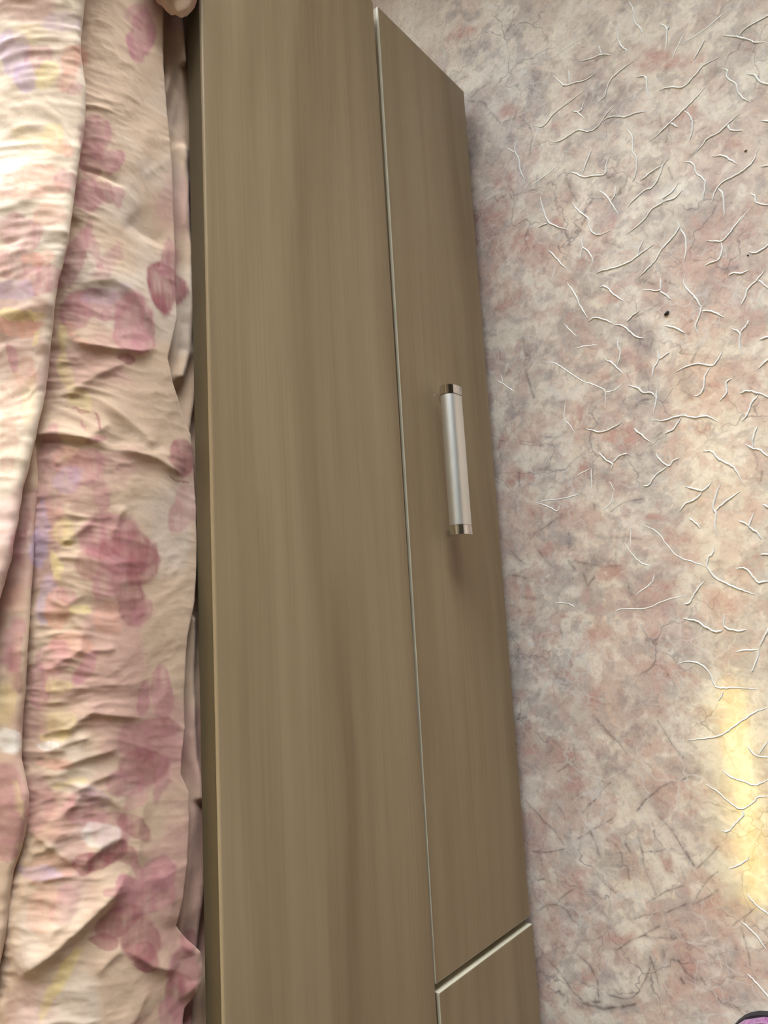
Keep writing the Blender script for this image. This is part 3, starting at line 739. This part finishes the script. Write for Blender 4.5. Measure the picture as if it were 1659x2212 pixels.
# petals: centre, radii, turn in degrees, colour, strength (photo pixels)
PETALS = [
 (308,70,30,62,5,MAUVE,.9),(300,30,34,34,0,MAUVE,.6),(206,300,26,44,-15,MAUVE,.7),(200,345,30,36,10,DMAUVE,.6),(245,350,24,22,0,MAUVE,.8),(190,420,28,40,15,MAUVE,.8),(225,415,20,24,0,DMAUVE,.6),(250,430,16,24,-20,MAUVE,.6),
 (170,560,24,70,20,MAUVE,.7),(205,530,10,60,-15,MAUVE,.5),(235,570,16,50,30,MAUVE,.45),(350,620,32,62,-10,DMAUVE,.85),(360,560,18,40,0,MAUVE,.8),
 (210,660,70,28,0,MAUVE,.75),(280,700,46,60,10,MAUVE,.85),(165,680,34,42,30,MAUVE,.7),(150,720,14,18,0,PEACH,.7),(310,740,26,22,0,MAUVE,.9),(270,770,22,10,0,DMAUVE,.7),(230,640,50,16,-10,LILAC,.4),(170,740,22,10,20,PEACH,.6),
 (130,740,12,30,10,YEL,.7),(145,810,16,40,-20,YEL,.6),(175,870,18,26,-30,YEL,.6),(175,890,12,3,10,DMAUVE,.7),(200,905,3,16,-10,DMAUVE,.7),(172,915,4,14,-20,MAUVE,.7),(200,945,24,12,-20,DMAUVE,.6),
 (392,985,28,30,0,DMAUVE,.75),(385,1030,16,4,15,DMAUVE,.7),(395,1100,34,60,10,MAUVE,.5),(370,1110,14,46,0,MAUVE,.3),
 (110,970,22,50,20,MAUVE,.6),(150,1000,40,34,10,PEACH,.6),(180,1010,40,40,-30,MAUVE,.65),(120,1060,40,60,15,MAUVE,.5),(150,1040,30,30,0,LILAC,.5),(200,1080,44,44,0,MAUVE,.4),(220,1060,14,70,-10,MAUVE,.5),(110,1130,36,40,0,PEACH,.5),
 (140,1150,20,34,0,YEL,.6),(95,1140,16,60,0,LILAC,.6),(230,1160,60,44,-15,MAUVE,.8),(270,1200,60,50,0,DMAUVE,.75),(215,1210,50,40,0,DMAUVE,.5),(305,1225,34,44,0,DMAUVE,.7),(280,1280,34,70,-15,DMAUVE,.7),(240,1250,30,50,20,MAUVE,.7),(235,1340,30,36,0,PEACH,.6),(310,1320,12,34,20,MAUVE,.6),
 (85,1190,20,40,0,LILAC,.7),(125,1230,12,36,-20,YEL,.8),(100,1300,26,50,10,LILAC,.6),(130,1320,30,40,0,PEACH,.7),(150,1290,24,16,0,MAUVE,.7),(180,1318,24,12,0,YEL,.8),(150,1395,44,26,0,PEACH,.8),(120,1420,34,36,20,MAUVE,.6),(180,1440,16,40,30,MAUVE,.8),(90,1480,26,50,0,MAUVE,.7),(130,1480,26,16,0,YEL,.5),
 (310,1510,14,34,10,MAUVE,.75),(350,1500,22,60,0,MAUVE,.7),(340,1570,40,22,0,DMAUVE,.6),(290,1600,34,40,0,MAUVE,.6),(320,1600,30,50,15,MAUVE,.6),(365,1610,24,44,-10,MAUVE,.6),(310,1660,50,40,0,DMAUVE,.7),(270,1690,40,30,20,MAUVE,.6),(350,1690,16,50,5,MAUVE,.6),(300,1720,22,40,30,MAUVE,.6),
 (130,1560,30,30,0,YEL,.5),(120,1590,36,10,0,YEL,.6),(115,1650,40,12,0,PEACH,.7),(100,1610,20,10,0,WHT,.6),(150,1690,40,8,0,YEL,.5),(110,1760,50,60,0,PEACH,.45),(80,1740,40,60,0,MAUVE,.45),(180,1750,46,40,0,MAUVE,.6),(200,1720,40,20,10,LILAC,.35),
 (240,1790,50,44,10,MAUVE,.7),(290,1790,40,26,30,DMAUVE,.6),(215,1800,40,30,0,WHT,.4),(200,1860,50,20,-15,DMAUVE,.8),(240,1840,34,22,-15,DMAUVE,.8),(270,1850,24,16,0,DMAUVE,.6),(100,1880,50,30,0,PEACH,.5),(80,1885,46,12,10,LILAC,.6),(90,1960,34,50,0,PEACH,.5),(140,1950,30,40,10,MAUVE,.4),
 (280,1920,40,34,20,MAUVE,.9),(340,1890,34,40,0,MAUVE,.85),(310,1940,70,40,-20,MAUVE,.8),(250,1990,50,30,-30,DMAUVE,.7),(225,2030,30,16,0,DMAUVE,.7),(300,2030,40,50,-20,DMAUVE,.7),(315,2070,22,34,-25,DMAUVE,.8),(240,1920,24,12,0,MAUVE,.5),(300,1870,10,30,-20,MAUVE,.7),
 (140,2110,16,70,30,YEL,.85),(110,2160,14,50,30,YEL,.6),(395,2090,30,50,10,MAUVE,.8),(390,2150,24,50,0,DMAUVE,.7),(410,2030,20,24,0,DMAUVE,.7),(385,2200,30,40,0,MAUVE,.8),(170,2060,14,14,0,YEL,.4),
 # top layer
 (20,100,36,50,20,LILAC,.8),(70,110,34,26,0,MAUVE,.5),(45,150,30,30,0,LILAC,.7),(150,130,28,34,0,PEACH,.8),(95,150,22,24,0,YEL,.7),(140,170,24,20,0,PEACH,.7),(160,190,22,10,0,MAUVE,.6),(60,60,40,24,0,YEL,.3),(130,40,40,24,0,LILAC,.4),(120,290,26,40,0,YEL,.6),(60,280,40,20,0,YEL,.4),(130,310,30,20,10,PEACH,.6),
 (60,375,60,18,-8,PEACH,.6),(140,385,30,24,0,MAUVE,.6),(40,420,60,16,0,PEACH,.6),(110,400,40,14,0,PEACH,.5),(45,500,50,36,10,MAUVE,.6),(110,470,34,24,0,PEACH,.5),(30,570,60,34,-10,DMAUVE,.6),(80,560,40,20,0,PEACH,.7),(90,610,50,30,0,MAUVE,.7),(30,630,40,22,0,LILAC,.6),(30,700,44,14,0,PEACH,.9),(60,695,24,10,0,PEACH,.9),(40,680,50,8,0,YEL,.8),(70,720,8,16,0,YEL,.7),
 (15,760,14,30,0,MAUVE,.6),(50,800,30,40,0,PEACH,.5),(20,850,30,60,0,PEACH,.35),(10,960,20,70,0,PEACH,.4),(60,860,16,50,10,YEL,.3),
 (40,1180,12,40,0,MAUVE,.8),(50,1130,10,30,0,DMAUVE,.6),(30,1290,22,40,0,PEACH,.5),(40,1400,20,60,0,MAUVE,.75),(45,1450,14,50,0,DMAUVE,.5),(15,1520,24,40,0,YEL,.6),(20,1600,24,30,0,WHT,.7),(15,1700,34,44,0,MAUVE,.6),(20,1780,30,50,0,MAUVE,.7),(45,1730,6,40,-10,YEL,.5),(10,1840,24,30,0,MAUVE,.7),
]
rp = np.random.RandomState(11)
def fabric_print(P, ground=CREAM):
    U, V = project(P)
    Y, Q = P[..., 1], (P[..., 2] - P[..., 0])
    wx = (fbm(Y * 55, Q * 55, 4) - .5) * 34; wy = (fbm(Y * 55 + 30, Q * 55 + 70, 4) - .5) * 34
    c = np.ones(P.shape) * ground
    t = smooth01((fbm(Y * 14, Q * 14, 3) - .52) / .2)[..., None] * .25
    c = c * (1 - t) + WHT * t
    t = smooth01((fbm(Y * 17 + 60, Q * 17 + 20, 4) - .50) / .16)[..., None] * .42
    c = c * (1 - t) + MAUVE * t
    streak = fbm(Y * 60, Q * 260, 3)
    inframe = (U > -60) & (V > -80) & (V < H + 80)
    for cx, cy, rx, ry, an, colr, k in PETALS:
        m = inframe & (np.abs(U - cx) < max(rx, ry) + 40) & (np.abs(V - cy) < max(rx, ry) + 40)
        if not m.any(): continue
        a = math.radians(an)
        u = U[m] + wx[m] - cx; v = V[m] + wy[m] - cy
        p = u * math.cos(a) + v * math.sin(a); q = -u * math.sin(a) + v * math.cos(a)
        d = np.sqrt((p / rx) ** 2 + (q / ry) ** 2)
        al = smooth01((1.16 - d) / .30) * k * (.66 + .9 * (streak[m] - .25))
        al = np.clip(al + .14 * k * np.exp(-((d - .93) / .08) ** 2), 0, 1)[:, None]      # darker rim of the watercolour petal
        c[m] = c[m] * (1 - al) + colr * al
    # the same kind of flowers carried on where the photograph does not look
    m = ~inframe
    if m.any():
        yy, qq = Y[m], Q[m]; cc = c[m]
        r2 = np.random.RandomState(23)
        for i in range(90):
            cy_, cq = r2.uniform(-1.3, .65), r2.uniform(.35, 1.45)
            for j in range(r2.randint(3, 7)):
                a = r2.uniform(0, 6.28); o = r2.uniform(.01, .035)
                py_, pq = cy_ + o * math.cos(a), cq + o * math.sin(a)
                l, w = r2.uniform(.014, .03), r2.uniform(.009, .018)
                dx, dq = yy - py_ + wx[m] * .0004, qq - pq + wy[m] * .0004
                p = dx * math.cos(a) + dq * math.sin(a); q = -dx * math.sin(a) + dq * math.cos(a)
                d = np.sqrt((p / l) ** 2 + (q / w) ** 2)
                al = (smooth01((1.06 - d) / .22) * r2.uniform(.4, .8))[:, None]
                colr = [MAUVE, DMAUVE, PEACH, YEL, LILAC][r2.choice(5, p=[.4, .2, .2, .1, .1])]
                cc = cc * (1 - al) + colr * al
        c[m] = cc
    return np.clip(c, 0, 1)

# ---- creases of the hanging fabric: polyline in photo pixels, height (m), width (px), skew
FOLDS = [
 ([(165,368),(190,370),(215,378),(245,392),(275,412)], -.0050, 9, .8), ([(300,388),(335,365),(372,343)], .0010, 9, .2), ([(270,470),(310,505),(365,535)], -.0035, 16, .5),
 ([(150,490),(190,560),(230,640)], .0030, 22, .2), ([(140,632),(190,615),(240,607),(280,630),(320,690),(340,740)], .0045, 18, .5),
 ([(140,735),(185,748),(240,757),(300,762),(345,752)], .0065, 13, .8), ([(145,848),(200,818),(280,780)], .0035, 10, .6), ([(200,852),(260,900),(310,945),(330,975)], .0042, 16, .3),
 ([(70,942),(130,945),(190,950),(245,968)], .0060, 12, .8), ([(190,945),(240,915)], .0030, 9, .5), ([(245,968),(330,992),(400,1030)], .0055, 13, .8), ([(110,860),(140,855),(190,840)], .0020, 8, .4),
 ([(130,1010),(110,980)], .002, 8, .4), ([(240,1160),(265,1090)], .0022, 7, .3), ([(125,1185),(170,1150),(205,1125)], .0035, 10, .6), ([(75,1190),(130,1200),(240,1220),(300,1210)], .0018, 14, .3),
 ([(100,1290),(140,1310),(190,1280)], .0025, 10, .5), ([(110,1440),(150,1420),(190,1395)], .0032, 10, .6), ([(190,1405),(230,1405),(250,1400)], .0022, 7, .6), ([(150,1330),(180,1360),(165,1440)], .0020, 9, .3), ([(180,1480),(220,1478),(260,1480)], .0015, 7, .4),
 ([(95,1580),(150,1575),(195,1540),(260,1548),(320,1552)], .0042, 11, .7), ([(95,1625),(150,1605),(205,1588)], .0035, 10, .7), ([(120,1660),(180,1640),(270,1612)], .0038, 12, .7), ([(150,1720),(200,1690),(260,1665)], .0030, 10, .6), ([(130,1770),(180,1715),(235,1725),(280,1760)], .0030, 12, .5),
 ([(60,1790),(110,1830),(160,1870)], .0025, 9, .4), ([(150,1790),(100,1835),(60,1850)], .0025, 9, .4),
 ([(20,2130),(95,2070),(180,1995),(240,1935),(290,1868)], .0120, 26, .85), ([(160,1890),(220,1830),(280,1800)], .0050, 16, .5), ([(320,1700),(300,1800),(300,1880)], .0030, 14, .2), ([(330,1860),(370,1940),(360,2010)], .0030, 20, .2),
 ([(205,2110),(240,2070),(270,2045)], .0030, 10, .5), ([(270,2050),(330,2088),(390,2100)], .0045, 13, .7), ([(250,2250),(290,2200),(330,2120)], .0030, 14, .4), ([(380,2030),(420,2060),(425,2120),(390,2170)], .0060, 18, .3), ([(120,1930),(130,1990),(100,2040)], .0022, 9, .3),
 ([(330,250),(300,330),(280,385)], .0012, 20, .1), ([(230,120),(260,200),(300,260)], .0010, 24, .1),
]
def fold_field(U, V):
    z = np.zeros(U.shape)
    for p, h, w, sk in FOLDS:
        xs = [q[0] for q in p]; ys = [q[1] for q in p]
        R = w * 5
        m = (U > min(xs) - R) & (U < max(xs) + R) & (V > min(ys) - R) & (V < max(ys) + R)
        if not m.any(): continue
        d, s, t = seg_dist(U[m], V[m], p)
        below = np.where((s > 0) == (p[-1][0] > p[0][0]), 1, 0)      # 1: on the lower side of the crease
        ww = np.where(below == 1, w * (1.15 - .45 * sk), w * (1.2 + 1.2 * sk))
        z[m] += h * np.exp(-(d / ww) ** 1.3) * smooth01(np.minimum(t, 1 - t) / .25)
    return z

def y_axis(fine):
    return np.concatenate([np.linspace(-1.26, -.34, 240, endpoint=False), np.arange(-.34, .47, fine), np.linspace(.47, .585, 20)])

def crumple(y, s, amp_fine=1.0):
    a = (fbm(y * 9 + 3, s * 14, 3) - .5) * .012
    wy = fbm(y * 22, s * 22, 2) * .8
    b = (ridged(y * 34 + wy, s * 20 + y * 14 + wy, 3) - .62) * .0031 * amp_fine
    c = (ridged(y * 90 + 7 + wy * 2, s * 60 + wy * 2, 3) - .62) * .0023 * amp_fine
    return a + b + c

def edge_fn(pts, off, tail_lo, tail_hi):
    e = to_surface(pts, off)
    ys = np.concatenate([[-1.3, -.6], e[:, 0], [.6]]); ss = np.concatenate([[tail_lo, tail_lo], e[:, 1], [tail_hi]])
    return lambda y: np.interp(y, ys, ss)

duvet = empty('duvet', (0, 0, 0))
tag(duvet, 'crumpled floral duvet in cream, mauve and pink spilling over the bed edge', 'duvet')

# right-hand hem of the hanging panel
HEM = [(356,-60),(356,0),(357,145),(367,289),(376,492),(379,600),(383,690),(372,735),(362,774),(373,826),(393,881),(414,938),(422,1020),(427,1092),(427,1200),(419,1301),(405,1374),(399,1489),(401,1576),(393,1634),(392,1674),(407,1715),(407,1779),(404,1851),(395,1941),(384,2001),(404,2030),(430,2055),(436,2085),(434,2122),(420,2160),(405,2182),(401,2212),(410,2300)]
EDGE1 = [(190,-60),(183,0),(174,60),(174,100),(185,174),(182,260),(171,318),(159,420),(145,521),(124,600),(101,745),(85,840),(67,933),(52,1000),(38,1051),(20,1200),(0,1272),(-25,1400),(-60,1600)]
EDGE2 = [(160,0),(140,400),(100,600),(66,800),(58,900),(66,960),(72,1051),(64,1130),(62,1200),(60,1300),(58,1388),(50,1480),(40,1576),(38,1640),(48,1680),(57,1715),(57,1750),(46,1800),(36,1835),(15,1890),(3,1960),(-3,2016),(-22,2120),(-45,2212)]

def sheet(name, parent, hem, off, s_end, fine_y, n_s, r_hem, disp, curl_len=.02, mat=M_fabric, spacing=1.0, ground=CREAM):
    """cloth sheet from its rolled hem at s=hem(y) over the profile up to s_end"""
    y = y_axis(fine_y)
    h = hem(y)
    rows_s, rows_o = [], []
    # under side of the folded hem
    for k in range(4):
        rows_s.append(h + r_hem + curl_len * (1 - k / 4)); rows_o.append(np.full_like(y, off - 2 * r_hem))
    for k in range(9):
        a = -math.pi / 2 + math.pi * k / 8
        rows_s.append(h + r_hem * (1 - math.cos(a))); rows_o.append(np.full_like(y, off - r_hem + r_hem * math.sin(a)))
    n_h = len(rows_s)
    tt = (np.arange(1, n_s + 1) / n_s) ** spacing
    for t in tt:
        rows_s.append(h + r_hem + (s_end - h - r_hem) * t); rows_o.append(np.full_like(y, off))
    S = np.array(rows_s).T; O = np.array(rows_o).T
    Yg = np.repeat(y[:, None], S.shape[1], 1)
    base = surf(S, Yg, O)
    D = disp(Yg, S, base)
    P = surf(S, Yg, O + D)
    return link(name, grid_mesh(name, P, fabric_print(base, ground)), mat, parent)

def disp_main(y, s, base):
    U, V = project(base)
    lit = smooth01((330 - U) / 200)
    return .52 * fold_field(U, V) + crumple(y, s, .35 + .85 * lit) * (.75) - .004 * smooth01((s - .19) / .05)
sheet('hanging_panel', duvet, edge_fn(HEM, .006, .005, .03), .006, .30, .00085, 240, .0016, disp_main, .012)

def disp_top(y, s, base):
    a = crumple(y + 3.1, s * .8 + 1.7, 1.0) * .8
    puff = .020 * smooth01((s - .13) / .25)
    e = .010 * (fbm(y * 6 + 9, s * 0 + 2, 2) - .5)
    return a + puff + e
sheet('top_layer', duvet, edge_fn(EDGE1, .024, .20, .05), .024, .93, .0013, 260, .0035, disp_top, .05, spacing=1.6, ground=lin(220, 197, 174))  # same cloth, paler ground: daylight on the top put into its colour

def disp_mid(y, s, base):
    return crumple(y + 7.7, s + .4, .6) * .8 + .004 * (fbm(y * 14, s * 4, 2) - .5)
sheet('folded_layer', duvet, edge_fn(EDGE2, .014, .15, .09), .014, .32, .0013, 70, .0030, disp_mid, .04)

# bunch of duvet falling over the rail at the far corner
def bulge():
    n, m = 48, 72
    th = np.linspace(0, math.pi, n)[:, None]; ph = np.linspace(0, 2 * math.pi, m)[None, :]
    d = np.stack([np.sin(th) * np.cos(ph), np.cos(th) * np.ones_like(ph), np.sin(th) * np.sin(ph)], -1)
    r = 1 + .28 * (fbm(d[..., 0] * 1.6 + 4, d[..., 2] * 1.6 + d[..., 1] * 1.3 + 4, 3) - .5) + .12 * (ridged(d[..., 1] * 3 + 9, d[..., 0] * 3 + d[..., 2] * 2 + 6, 2) - .6)
    P = d * r[..., None] * np.array([.0175, .055, .022]) + np.array([-.003, .489, .4125])
    return P
PB = bulge()
link('hanging_corner', grid_mesh('hanging_corner', PB, fabric_print(PB)), M_fabric, duvet)

# ---- tucked sheet between mattress and rail
def tucked():
    y = y_axis(.0013)
    s = np.linspace(-.060, .10, 90)
    Yg, S = np.meshgrid(y, s, indexing='ij')
    base = surf(S, Yg, 0 * S - .004)
    rip = (ridged(Yg * 6 + 2, S * 60 + Yg * 9, 3) - .6) * .008 + (fbm(Yg * 20, S * 30, 3) - .5) * .006
    rip *= smooth01((S + .045) / .04)
    D = -.004 + rip
    U, V = project(base)
    # strip twisted forward beside the rail
    d, sd, t = seg_dist(U, V, [(384,330),(392,480),(400,620),(408,700),(405,760),(385,815)])
    D = D + .007 * np.exp(-(d / 15) ** 2)
    d, sd, t = seg_dist(U, V, [(412,1340),(408,1500),(412,1640),(425,1720)])
    D = D + .005 * np.exp(-(d / 10) ** 2)
    d, sd, t = seg_dist(U, V, [(372,-20),(384,60),(392,140)])
    D = D + .005 * np.exp(-(d / 8) ** 2)
    D = np.minimum(D, .004)
    P = surf(S, Yg, D)
    return P, base
PT_, PTb = tucked()
sh = link('bed_sheet', grid_mesh('bed_sheet', PT_, fabric_print(PTb)), M_fabric)
tag(sh, 'pink floral sheet tucked between mattress and wooden side rail', 'bed sheet')

# ------------------------------------------------------------------ small things on the floor
def crumb(px, py, lx, ly, lz, rot, mat, label):
    p = hit(np.array(px), np.array(py), 2, 0.0)
    bm = bmesh.new()
    bmesh.ops.create_icosphere(bm, subdivisions=2, radius=1.0)
    r2 = random.Random(int(px))
    for v in bm.verts:
        k = 1 + r2.uniform(-.12, .12)
        v.co = (v.co.x * lx * k * (1 + .25 * v.co.y), v.co.y * ly * k, max(-lz * .6, v.co.z * lz * k))
    me = bpy.data.meshes.new('crumb'); bm.to_mesh(me); bm.free()
    for f in me.polygons: f.use_smooth = True
    o = link('crumb', me, mat)
    o.location = (p[0], p[1], lz * .6); o.rotation_euler.z = rot
    tag(o, label, 'crumb')
crumb(1440.5, 677.5, .0026, .0016, .0011, .55, M_crumb, 'small black oval crumb lying on the marbled floor')
crumb(1611, 326, .0012, .0009, .0007, .2, M_crumb2, 'tiny brown crumb on the marbled floor')
crumb(1615.5, 552, .0008, .0006, .0005, .0, M_crumb, 'tiny dark speck of dirt on the marbled floor')

# ------------------------------------------------------------------ slipper: its toe reaches into the picture
def slipper():
    m, nt, bs = new_mat('purple_plush')
    tc = N(nt, 'ShaderNodeTexCoord'); nz = N(nt, 'ShaderNodeTexNoise'); nz.inputs['Scale'].default_value = 350; nz.inputs['Detail'].default_value = 4
    nt.links.new(tc.outputs['Object'], nz.inputs['Vector'])
    r = ramp(nt, [(.35, (.20, .06, .16)), (.65, (.42, .16, .34))]); nt.links.new(nz.outputs['Fac'], r.inputs[0]); nt.links.new(r.outputs[0], bs.inputs['Base Color'])
    bs.inputs['Roughness'].default_value = .95; bs.inputs['Sheen Weight'].default_value = .6
    bp = N(nt, 'ShaderNodeBump'); bp.inputs['Strength'].default_value = .6; bp.inputs['Distance'].default_value = .002
    nt.links.new(nz.outputs['Fac'], bp.inputs['Height']); nt.links.new(bp.outputs[0], bs.inputs['Normal'])
    toe = hit(np.array(1652.), np.array(2198.), 2, .012)
    root = empty('slipper', (toe[0], toe[1], 0)); root.rotation_euler.z = .10
    tag(root, 'purple plush slipper with black edging standing on the floor', 'slipper')
    def outline(g):
        L_, pts = .255, []
        for k in range(64):
            a = 2 * math.pi * k / 64
            yy = .5 - .5 * math.cos(a)                      # 0 toe .. 1 heel
            w = .046 * (math.sin(math.pi * min(1, yy * .5 + .0)) ** .5 if yy < .0 else 1)
            w = .047 * (1 - (1 - min(yy / .30, 1)) ** 2.4) ** .5 if yy < .30 else (.047 - .012 * smooth01((yy - .3) / .35) if yy < .8 else (.035 * max(0.0, 1 - ((yy - .8) / .2) ** 2) ** .5))
            w = float(w)
            pts.append(((w + g) * (1 if a < math.pi else -1), g - yy * (L_ + 2 * g)))
        return pts
    def slab(name, g, z0, z1, mat):
        bm = bmesh.new()
        p = outline(g)
        p = [q for i, q in enumerate(p) if i == 0 or (abs(q[0] - p[i-1][0]) + abs(q[1] - p[i-1][1])) > 1e-5]
        a = [bm.verts.new((x, y, z0)) for x, y in p]; b = [bm.verts.new((x, y, z1)) for x, y in p]
        n = len(p)
        for i in range(n): bm.faces.new((a[i], a[(i+1) % n], b[(i+1) % n], b[i]))
        bm.faces.new(a[::-1]); bm.faces.new(b)
        bmesh.ops.recalc_face_normals(bm, faces=bm.faces[:])
        me = bpy.data.meshes.new(name); bm.to_mesh(me); bm.free()
        return link(name, me, mat, root)
    slab('sole', .0, 0, .008, M_trim)
    slab('insole', -.0022, .008, .017, m)
    # rounded upper over the front half
    n, mm = 30, 33
    P = np.zeros((n, mm, 3))
    for i in range(n):
        yy = i / (n - 1) * .52
        w = .047 * (1 - (1 - min(yy / .30, 1)) ** 2.4) ** .5 if yy < .30 else .047 - .012 * float(smooth01((yy - .3) / .35))
        w = float(w) * .985 + .0003
        hgt = .012 + .055 * float(smooth01(yy / .45)) ** .8 * 1 + .010 * min(1, yy / .05)
        for j in range(mm):
            a = math.pi * j / (mm - 1)
            P[i, j] = (w * math.cos(a), -yy * .255 - .001, .008 + (hgt - .008) * math.sin(a) ** .8)
    me = grid_mesh('upper', P)
    link('upper', me, m, root)
slipper()
